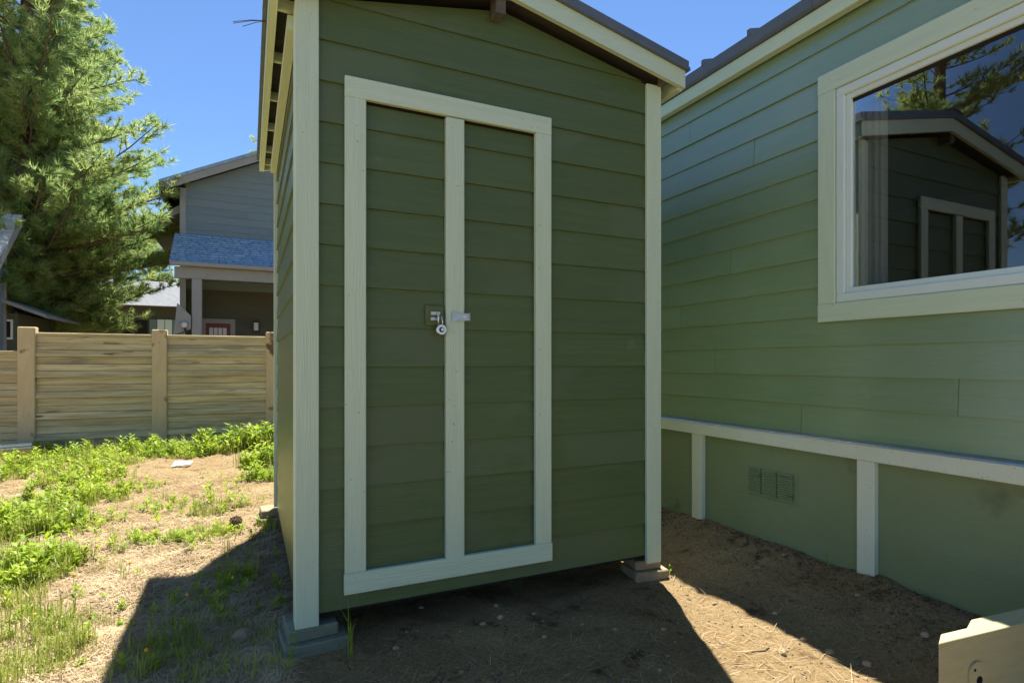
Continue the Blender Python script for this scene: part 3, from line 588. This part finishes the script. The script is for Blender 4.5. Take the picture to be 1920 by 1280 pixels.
# ------------------------------------------------------------------ pines
def tuft_template(n, ln, wd, seed):
    r = np.random.default_rng(seed); V = []
    for i in range(n):
        th = r.uniform(0, 2 * np.pi); sp = r.uniform(.25, 1.15); base = np.array([0, 0, r.uniform(-.10, .04)])
        d = np.array([np.cos(th) * np.sin(sp), np.sin(th) * np.sin(sp), np.cos(sp)]); l = ln * r.uniform(.7, 1.1)
        sd_ = np.cross(d, r.normal(size=3)); sd_ /= np.linalg.norm(sd_)
        V += [base - sd_ * wd, base + sd_ * wd, base + d * l]
    return np.array(V)
TEMPL = [tuft_template(40, .19, .0085, s) for s in range(4)]
def pine(name, label, x, y, Ht, tr, zb, Rm, seed, lean=0.0, dens=1.0, group=None, wh=(8, 12)):
    r = np.random.default_rng(seed); t = thing(name, label, 'tree', (x, y, -.05), 0, group)
    n = 14; pts = [(lean * (k / n) ** 1.3 + .05 * math.sin(k * .9 + seed), .05 * math.cos(k * 1.1 + seed), Ht * k / n) for k in range(n + 1)]
    rad = [tr * (1 - .9 * k / n) * (1.25 if k == 0 else 1) for k in range(n + 1)]
    def tp(z):
        k = min(z / Ht * n, n - 1e-6); i = int(k); q = k - i; return np.array(pts[i]) * (1 - q) + np.array(pts[i + 1]) * q
    bm = tube(pts, rad, 12); me = bpy.data.meshes.new('trunk'); bm.to_mesh(me); bm.free()
    for p in me.polygons: p.use_smooth = True
    link('trunk', me, 'bark', t)
    bb = bmesh.new(); T = []
    z = zb
    while z < Ht - .3:
        q = (z - zb) / (Ht - zb); L0 = Rm * (1 - q ** 1.1) * (.72 + .28 * min(1, q * 5 + .35)) + .25
        for j in range(r.integers(*wh)):
            az = r.uniform(0, 2 * np.pi); L = L0 * r.uniform(.35, 1.05); up = r.uniform(-.08, .32) + .5 * q
            d = np.array([math.cos(az), math.sin(az), 0]); base = tp(z + r.uniform(-.15, .15))
            P = []
            for s_ in np.linspace(0, 1, 6):
                P.append(base + d * L * s_ + np.array([0, 0, 1]) * L * (up * s_ + .16 * s_ ** 2.2) + r.normal(0, .03, 3) * s_)
            br = max(.012, .03 * L / 2.5)
            tube([tuple(p) for p in P], [br * (1 - .8 * s_) for s_ in np.linspace(0, 1, 6)], 5, bb)
            P = np.array(P)
            def bp(s_):
                k = min(s_ * 5, 4.999); i = int(k); f_ = k - i; return P[i] * (1 - f_) + P[i + 1] * f_
            nt_ = max(4, int(L / .12 * dens))
            for k in range(nt_):
                s_ = .05 + .95 * (k + r.uniform(0, 1)) / nt_; o = bp(s_); sgn = 1 if k % 2 else -1
                side = np.array([-d[1], d[0], 0]) * sgn
                tl = (.22 + .38 * L * (1 - s_) * .6) * r.uniform(.6, 1.2)
                dr_ = side * r.uniform(.5, 1) + d * r.uniform(.4, .9) + np.array([0, 0, r.uniform(.0, .7)]); dr_ /= np.linalg.norm(dr_)
                e = o + dr_ * tl + np.array([0, 0, .12 * tl])
                if tl > .3: tube([tuple(o), tuple(e)], [.009, .004], 3, bb)
                m_ = max(1, int(tl / .16))
                for q2 in range(m_):
                    T.append((o + (e - o) * (1 - q2 * .16 / max(tl, .16)), dr_ + np.array([0, 0, .5]) + r.normal(0, .25, 3)))
            T.append((P[-1], d + np.array([0, 0, .7])))
        z += r.uniform(.30, .46)
    me = bpy.data.meshes.new('branches'); bb.to_mesh(me); bb.free(); br_o = link('branches', me, 'twig', t)
    O = np.array([a for a, _ in T]); D = np.array([b for _, b in T]); D /= np.linalg.norm(D, axis=1)[:, None]
    A = np.cross(D, r.normal(size=D.shape)); A /= np.linalg.norm(A, axis=1)[:, None]; B = np.cross(D, A)
    S = r.uniform(.75, 1.3, len(O)); Vs = []
    for k in range(4):
        s_ = np.arange(len(O)) % 4 == k; tm = TEMPL[k]
        v = (A[s_][:, None] * tm[None, :, :1] + B[s_][:, None] * tm[None, :, 1:2] + D[s_][:, None] * tm[None, :, 2:]) * S[s_][:, None, None] + O[s_][:, None]
        Vs.append(v.reshape(-1, 3))
    V = np.concatenate(Vs); mesh_np('crown', V, np.arange(len(V)).reshape(-1, 3), 'needle', t)
    return t
def gp(u, Zc):
    d = ray(u, 680); return d[0] * Zc, d[1] * Zc
x, y = gp(48, 13); pine('pine_tree', 'tall broad pine with thick trunk standing behind the fence', x, y, 16.5, .25, 1.9, 3.7, 11, .1, 1.15, wh=(6, 9))
x, y = gp(103, 15.2); pine('pine_tree', 'pine with slimmer reddish trunk beside the dark garage', x, y, 12.5, .21, 2.0, 3.5, 12, .1, 1.15, wh=(6, 9))
pine('pine_tree', 'yard pine off the shed side, mirrored in the house window', -9.5, 8.2, 15, .24, 3.5, 2.9, 13, .1, .75, wh=(3, 5))
pine('pine_tree', 'second yard pine, mirrored at the window edge', -13, 4.2, 16, .24, 4.0, 2.9, 14, .1, .7)
pine('pine_tree', 'distant pine whose tip shows over the grey house roof', 1.2, 32, 15.0, .25, 5, 2.8, 15, .1, .5)
for i, (u, Zc, hh) in enumerate(((-40, 22, 15), (30, 30, 17), (190, 31, 11), (285, 33, 10))):
    x, y = gp(u, Zc); pine('pine_tree', ['pine behind the shingle-roofed house', 'far pine rising behind the thick-trunked pine', 'small far pine behind the dark garage', 'far low pine near the grey house corner'][i], x, y, hh, .24, 2.5, 3.4, 20 + i, .1, .6)

# ------------------------------------------------------------------ weeds, grass, litter
def leaf_v(o, d, ln, wd, droop):
    """a lance-shaped leaf: 4 triangles as 6 verts"""
    d = d / np.linalg.norm(d); s_ = np.cross(d, [0, 0, 1.0]); s_ = s_ / (np.linalg.norm(s_) + 1e-6)
    m_ = o + d * ln * .45 + np.array([0, 0, ln * .06]); e = o + d * ln + np.array([0, 0, -droop * ln])
    return [o, m_ - s_ * wd, m_ + s_ * wd, m_ - s_ * wd, e, m_ + s_ * wd]
def weed_v(r, ht, nl, ll):
    V = []; st = np.array([r.normal(0, .12), r.normal(0, .12), 1.0]) * ht
    w_ = .0022; V += [np.array([-w_, 0, 0]), np.array([w_, 0, 0]), st, np.array([0, -w_, 0]), np.array([0, w_, 0]), st]
    for k in range(nl):
        q = (k + .6) / nl; th = k * 2.4 + r.uniform(-.4, .4); el = r.uniform(.15, .9)
        d = np.array([math.cos(th) * math.cos(el), math.sin(th) * math.cos(el), math.sin(el)])
        V += leaf_v(st * q, d, ll * r.uniform(.6, 1.2) * (1.1 - .5 * q), ll * .13, r.uniform(-.1, .25))
    return np.array(V)
r = np.random.default_rng(5)
WT = [weed_v(r, h, n, l) for h, n, l in ((.07, 12, .085), (.10, 14, .09), (.15, 18, .095), (.05, 10, .07), (.20, 20, .10))]
def blades_v(r, n, ht, spread):
    V = []
    for i in range(n):
        o = np.array([r.normal(0, spread), r.normal(0, spread), 0]); th = r.uniform(0, 6.28); h = ht * r.uniform(.5, 1.15); b = r.uniform(.15, .8)
        d = np.array([math.cos(th), math.sin(th), 0]); s_ = np.array([-d[1], d[0], 0]) * .0022
        m_ = o + np.array([0, 0, h * .6]) + d * h * .18 * b; e = o + np.array([0, 0, h * (1 - .3 * b)]) + d * h * .75 * b
        V += [o - s_, o + s_, m_ + s_, o - s_, m_ + s_, m_ - s_, m_ - s_, m_ + s_, e]
    return np.array(V)
GT = [blades_v(r, 16, .10, .03), blades_v(r, 20, .15, .04), blades_v(r, 12, .22, .03), blades_v(r, 16, .06, .04)]
# clumps: pixel centre, radius (m), plants, size factor, share of grass
CL = [(20, 890, .5, 90, 1.0, .3), (90, 872, .45, 110, 1.0, .2), (150, 900, .40, 130, 1.0, .2), (200, 872, .40, 120, 1.0, .2), (120, 930, .30, 90, .9, .2), (180, 932, .28, 90, .9, .2),
      (240, 850, .5, 120, 1.1, .3), (290, 850, .4, 110, 1.2, .3), (335, 855, .4, 90, 1.0, .2), (405, 845, .30, 110, 1.7, .1), (490, 838, .36, 170, 1.9, .4), (497, 872, .28, 120, 1.4, .3), (492, 900, .2, 60, 1.0, .2),
      (265, 912, .25, 28, .8, .1), (320, 945, .28, 32, .7, .1), (410, 952, .28, 26, 1.0, .4), (60, 990, .34, 190, 1.0, .4), (20, 975, .3, 120, 1.0, .3), (40, 1080, .26, 260, .9, .5), (90, 1065, .18, 110, .9, .4), (150, 985, .25, 70, .8, .3), (250, 1015, .16, 28, .6, .1),
      (310, 1012, .18, 36, .6, .1), (370, 1008, .18, 40, .65, .1), (415, 998, .16, 30, .65, .1), (440, 1090, .12, 40, .6, .2), (400, 1120, .15, 25, .5, .3), (330, 1160, .2, 20, .5, .4), (20, 1200, .25, 60, .9, .9), (60, 1250, .2, 60, .9, .9), (10, 1130, .15, 40, .9, .8),
      (150, 845, .9, 130, .9, .5), (380, 830, .9, 110, .9, .5), (20, 865, .8, 80, 1.0, .5), (510, 985, .12, 30, .7, .2), (380, 1200, .22, 30, .6, .7), (300, 1240, .2, 30, .7, .8), (450, 1240, .2, 25, .6, .7)]
def scatter(V_list, pts, r):
    out = []
    for (x, y, k, sc) in pts:
        tm = V_list[k]; a = r.uniform(0, 6.28); ca, sa = math.cos(a), math.sin(a)
        v = tm * sc; out.append(np.stack([v[:, 0] * ca - v[:, 1] * sa + x, v[:, 0] * sa + v[:, 1] * ca + y, v[:, 2] + H(x, y) - .004], -1))
    return np.concatenate(out)
def ok(x, y): return not (XL - .03 < x < XR + .1 and YF - .1 < y < YB + .1) and y < FY - .09
wp, gpnts = [], []
for (u, v, rad, n, sc, gs) in CL:
    c = at_z(u, v)
    for i in range(n):
        rr = rad * math.sqrt(r.uniform()); th = r.uniform(0, 6.28); x, y = c.x + rr * math.cos(th), c.y + rr * math.sin(th) * 1.0
        if not ok(x, y): continue
        if r.uniform() < gs + .2: gpnts.append((x, y, r.integers(0, 4), sc * r.uniform(.6, 1.2)))
        else: wp.append((x, y, r.integers(0, 5) if sc > .85 else r.choice([0, 1, 3]), sc * r.uniform(.55, 1.15)))
for i in range(420):      # thin sprinkling over the yard's sunny side
    c = at_z(r.uniform(-60, 540), r.uniform(835, 1280))
    if ok(c.x, c.y): (gpnts if r.uniform() < .6 else wp).append((c.x, c.y, r.integers(0, 4), r.uniform(.3, .7)))
V = scatter(WT, wp, r); tag(mesh_np('weed_cover', V, np.arange(len(V)).reshape(-1, 3), 'leaf'), 'bright green broadleaf weeds spreading over the sunny dirt', 'weeds', kind='stuff')
V = scatter(GT, gpnts, r); tag(mesh_np('grass', V, np.arange(len(V)).reshape(-1, 3), 'grass'), 'thin grass blades among the weeds', 'grass', kind='stuff')
# single plants
def plant(name, Vt, p, m, label, cat='plant', group=None, sc=1):
    o = mesh_np(name, Vt * sc, np.arange(len(Vt)).reshape(-1, 3), m); o.location = (p.x, p.y, H(p.x, p.y) - .004); return tag(o, label, cat, group)
plant('grass_tuft', blades_v(r, 12, .26, .012), at_z(655, 1225), 'grass', 'arching grass tuft in the shade under the shed front')
plant('leafy_weed', weed_v(r, .16, 16, .05), at_z(538, 1262), 'leaf', 'leafy weed sprouting against the green-grey pavers')
plant('sprout', weed_v(r, .05, 6, .035), at_z(962, 1103), 'leaf', 'small clover-like sprout under the shed front wall')
plant('sprout', weed_v(r, .06, 4, .04), at_z(1254, 1078), 'leaf', 'tiny yellow sprout against the tan pavers')
plant('small_weed', weed_v(r, .08, 14, .035), at_z(1552, 1098), 'leaf', 'small weed alone in the dirt beside the house skirting')
for k, (u, v, hh) in enumerate(((425, 955, .30), (440, 945, .34), (395, 948, .28), (300, 985, .24), (175, 1050, .26), (70, 1095, .32))):
    plant('tall_weed', weed_v(r, hh, 14, .11), at_z(u, v), 'leaf', 'tall weed with long narrow leaves standing above the ground cover', 'plant', 'tall single weeds')
for k, (u, v) in enumerate(((135, 1110), (240, 1085), (347, 1150), (433, 1115), (690 * .39 + 0, 1262), (60, 1190))):
    p = at_z(u, v); bm = tube([(p.x, p.y, H(p.x, p.y)), (p.x + .01, p.y, .09)], .0015, 4); st = obj('flower', bm, 'leaf'); st['label'] = 'tiny yellow wildflower on a thin stem in the straw'; st['category'] = 'flower'; st['group'] = 'yellow wildflowers'
    bm = bmesh.new(); bmesh.ops.create_icosphere(bm, subdivisions=1, radius=.009, matrix=Matrix.Translation((p.x + .01, p.y, .093))); obj('petals', bm, 'yellow_flower', st)
# pine straw and needles on the ground
def straw(n, gen, ln, wd, name, label):
    V = []
    for i in range(n):
        x, y = gen()
        if not (YF - .25 > y or x < XL - .03 or x > XR + .03): continue
        if x > XW - .03: continue
        a = r.uniform(0, 6.28); l = ln * r.uniform(.5, 1.2); d = np.array([math.cos(a), math.sin(a), r.normal(0, .10)]); s_ = np.array([-d[1], d[0], 0]) * wd; z = H(x, y) + r.uniform(.002, .012); o = np.array([x, y, z]); b = np.array([0, 0, abs(r.normal(0, .008))])
        cv = np.array([-d[1], d[0], 0]) * l * r.normal(0, .08)
        m_ = o + d * l * .5 + b + cv; e = o + d * l; V += [o - s_, o + s_, m_ + s_, o - s_, m_ + s_, m_ - s_, m_ - s_, m_ + s_, e]
    V = np.array(V); return tag(mesh_np(name, V, np.arange(len(V)).reshape(-1, 3), 'straw'), label, 'pine straw', kind='stuff')
def gen_left():
    c = at_z(r.uniform(-80, 545), 835 + 460 * r.uniform() ** .8); return c.x, c.y
def gen_right():
    return r.uniform(.2, 3.0), r.uniform(1.0, 4.6)
straw(42000, gen_left, .10, .0014, 'pine_straw', 'dry tan pine straw matted over the dirt beside the shed')
straw(2200, gen_right, .11, .0010, 'fallen_needles', 'scattered dry pine needles on the bare dirt by the house')
for k in range(16):
    x, y = r.uniform(.5, 2.95), r.uniform(1.3, 3.4)
    if y > YF - .1 and x < XR + .1: continue
    a = r.uniform(0, 6.28); l = r.uniform(.06, .16); pts = [(x + math.cos(a) * l * q, y + math.sin(a) * l * q + r.normal(0, .006), H(x + math.cos(a) * l * q, y + math.sin(a) * l * q) + .004) for q in (0, .35, .7, 1)]
    tag(obj('twig', tube(pts, [.0035, .003, .0025, .0015], 5), 'twig'), 'short dry twig lying on the bare dirt', 'twig', 'dry twigs on the dirt')
# dark bark crumbs and leaf litter, thickest along the house skirting
V = []
for i in range(5200):
    x = 3.0 - abs(r.normal(0, .22)) if i % 4 else r.uniform(.3, 3.0); y = r.uniform(1.0, 4.6)
    if YF - .1 < y and x < XR + .06: continue
    o_ = np.array([x, y, H(x, y) + r.uniform(.001, .007)]); q = r.normal(0, 1, (3, 3)) * np.array([1, 1, .45]) * r.choice([.004, .006, .010], p=[.5, .35, .15]); V += [o_ + q[0], o_ + q[1], o_ + q[2]]
tag(mesh_np('leaf_litter', np.array(V), np.arange(len(V)).reshape(-1, 3), 'duff'), 'dark bark crumbs and leaf litter on the dirt along the house skirting', 'litter', kind='stuff')
# gravel: one stuff mesh of small irregular pebbles
ico = bmesh.new(); bmesh.ops.create_icosphere(ico, subdivisions=1, radius=1); iv = np.array([v.co[:] for v in ico.verts]); ico.verts.index_update(); iF = np.array([[v.index for v in f.verts] for f in ico.faces]); ico.free()
Vp, Fp = [], []; nv = 0
def add_peb(x, y, s_):
    global nv
    v = iv * (1 + r.normal(0, .16, (len(iv), 1))) * np.array([r.uniform(.7, 1.3), r.uniform(.7, 1.3), r.uniform(.45, .8)]) * s_
    Vp.append(v + np.array([x, y, H(x, y) + s_ * .2])); Fp.append(iF + nv); nv += len(iv)
for i in range(5200):
    x, y = r.uniform(.15, 3.0), r.uniform(1.0, 4.7)
    if YF - .0 < y and XL - .03 < x < XR + .04: continue
    if abs(x - 2.85) > .25 and r.uniform() < .35: continue
    add_peb(x, y, r.choice([.003, .004, .006, .009], p=[.4, .35, .2, .05]))
for i in range(900):
    c = at_z(r.uniform(-50, 520), r.uniform(850, 1280)); add_peb(c.x, c.y, r.uniform(.003, .008)) if ok(c.x, c.y) else None
tag(mesh_np('gravel', np.concatenate(Vp), np.concatenate(Fp), 'pebble'), 'fine grit and pebbles scattered on the dirt', 'gravel', kind='stuff')
# individual stones
def stone(u, v, sx, sy, sz, m, label, name='stone', cat='stone', group=None, seed=0):
    p = at_z(u, v); bm = bmesh.new(); bmesh.ops.create_icosphere(bm, subdivisions=2, radius=1); rr = random.Random(seed)
    for vt in bm.verts: vt.co *= 1 + rr.uniform(-.13, .13); vt.co = Vector((vt.co.x * sx, vt.co.y * sy, vt.co.z * sz)) + Vector((p.x, p.y, H(p.x, p.y) + sz * .35))
    return tag(obj(name, bm, m), label, cat, group)
stone(455, 1196, .055, .04, .035, 'stone', 'pale rounded stone in the shade left of the green-grey pavers', seed=1)
stone(55, 930, .22, .10, .03, 'stone', 'flat pale stone slab lying between the weed patches', seed=2)
stone(12, 965, .14, .08, .025, 'stone', 'low flat stone half hidden by weeds', seed=3)
k = 0
for u, v, s_ in ((938, 1158, .014), (930, 1137, .011), (905, 1170, .012), (865, 1262, .01), (1155, 1176, .012), (1243, 1178, .011), (1020, 1192, .01), (1000, 1145, .009), (742, 1212, .012), (1507, 1198, .013), (1453, 1150, .012), (1555, 1218, .016), (1625, 1237, .017), (1467, 1228, .016), (1668, 1170, .016), (1735, 1212, .018), (1470, 1075, .012), (1420, 1085, .014), (790, 1135, .012), (1092, 1165, .009), (1237, 1262, .008), (1390, 1172, .01), (1340, 1130, .011), (1607, 1140, .012)):
    k += 1; stone(u, v, s_ * 1.3, s_, s_ * .8, 'stone', 'small loose stone on the bare dirt in front of shed and house', group='loose stones on the dirt', seed=10 + k)
# pine cone: core with scales
def cone(u, v, s_, label):
    p = at_z(u, v); z0 = H(p.x, p.y); bm = bmesh.new(); rr = random.Random(u)
    bmesh.ops.create_icosphere(bm, subdivisions=2, radius=.62 * s_, matrix=Matrix.Translation((p.x, p.y, z0 + s_ * .7)))
    for i in range(60):
        q = (i + .5) / 60; ph = i * 2.39996; cz = 1 - 2 * q; rad = math.sqrt(1 - cz * cz); d = Vector((rad * math.cos(ph) * .85, cz * 1.1, rad * math.sin(ph) * .75)); c = Vector((p.x, p.y, z0 + s_ * .75)) + d * s_ * .75
        n_ = d.normalized(); a = n_.orthogonal().normalized(); b = n_.cross(a)
        v_ = [bm.verts.new(c + a * s_ * .2), bm.verts.new(c - a * s_ * .2), bm.verts.new(c + n_ * s_ * .28 + b * s_ * .16)]; bm.faces.new(v_)
    return tag(obj('pine_cone', bm, 'cone'), label, 'pine cone')
cone(442, 990, .055, 'dark pine cone lying at the edge of the shed shadow')
cone(86, 921, .05, 'dark pine cone on the flat pale stone')
# litter and offcuts
p = at_z(340, 876); bm = loft([(p.x - .10, p.y - .04, .02), (p.x + .10, p.y - .06, .035), (p.x + .12, p.y + .06, .05), (p.x - .07, p.y + .07, .06)], [(p.x - .10, p.y - .04, .028), (p.x + .10, p.y - .06, .045), (p.x + .12, p.y + .06, .062), (p.x - .07, p.y + .07, .072)])
tag(obj('paper_scrap', bm, 'paper'), 'crumpled white scrap lying on the bare patch near the fence', 'litter')
p = at_z(1703, 1196); tag(obj('plastic_strip', loft([(p.x - .002, p.y, .012), (p.x + .02, p.y - .035, .014), (p.x + .026, p.y - .033, .014), (p.x + .003, p.y + .002, .012)], [(p.x - .002, p.y, .015), (p.x + .02, p.y - .035, .017), (p.x + .026, p.y - .033, .017), (p.x + .003, p.y + .002, .015)]), 'paper'), 'thin white plastic strip on the dirt beside the wooden step', 'litter')
p = at_z(5, 858); pl = thing('plank_offcuts', 'stacked painted board offcuts lying at the foot of the fence', 'boards', (p.x, p.y, 0), R(14))
for i, (m, zz) in enumerate((('board_yellow', .0), ('board_yellow', .05), ('galv', .10), ('paper', .135))):
    bm = box(-.55 + .05 * i, .38 - .03 * i, -.12 + .03 * i, .10, zz, zz + (.048 if i < 2 else .03)); me = bpy.data.meshes.new('board'); bm.to_mesh(me); bm.free(); link('board', me, m, pl)

# ------------------------------------------------------------------ wooden step at the lower right
ZT = .36
c0 = at_z(1760, 1206, ZT); c1 = at_z(1925, 1166, ZT); dv = (c1 - c0).normalized(); nv_ = Vector((-dv.y, dv.x, 0))
step = thing('wooden_step', 'tan painted timber step with strap bracket in the dirt by the house', 'step', (c0.x, c0.y, 0))
end = c0 + dv * .95
def prism(pts, z0, z1): return loft([(p.x, p.y, z0) for p in pts], [(p.x, p.y, z1) for p in pts])
obj('front_board', prism([c0, end, end + nv_ * .042, c0 + nv_ * .042 + dv * .075], -.05, ZT), 'step_wood', step, .002)
q0 = c0 + nv_ * .0425 + dv * .20
obj('inner_board', prism([q0, end + nv_ * .0425, end + nv_ * .08, q0 + nv_ * .04 + dv * .09], -.05, ZT - .003), 'step_wood', step, .002)
# strap bracket with rounded top, hole and screw
dr_ = Vector(ray(1829, 1255)); tt_ = Vector((c0.x, c0.y, 0)).dot(nv_) / dr_.dot(nv_); bmid = Vector((dr_.x * tt_, dr_.y * tt_, 0))
o = bmid - nv_ * .0005; HWB = 14 / 165 * (c1 - c0).length
zb0 = CZ + dr_.z * tt_
def strap(w_, z0, z1, off, th):
    pts = [(-w_, z0), (w_, z0)] + [(w_ * math.cos(a), z1 + w_ * math.sin(a)) for a in np.linspace(0, math.pi, 11)]
    f_ = lambda q, d: tuple(Vector((o.x, o.y, 0)) + dv * q[0] - nv_ * d + Vector((0, 0, q[1])))
    return loft([f_(q, off) for q in pts], [f_(q, off + th) for q in pts])
bk = obj('strap_bracket', strap(HWB, .02, zb0 - HWB * .2, .001, .006), 'step_wood', step)
def disc(zc, xoff, rad): 
    f_ = lambda a, d: tuple(Vector((o.x, o.y, zc)) + dv * (xoff + rad * math.cos(a)) - nv_ * d + Vector((0, 0, rad * math.sin(a))))
    A = np.linspace(0, 2 * math.pi, 17)[:-1]; return loft([f_(a, .0072) for a in A], [f_(a, .0082) for a in A])
obj('bolt_hole', disc(zb0 - HWB * .85, HWB * .2, HWB * .38), 'lamp_black', bk); obj('screw_head', disc(zb0 + HWB * .15, -HWB * .4, HWB * .13), 'lamp_black', bk)
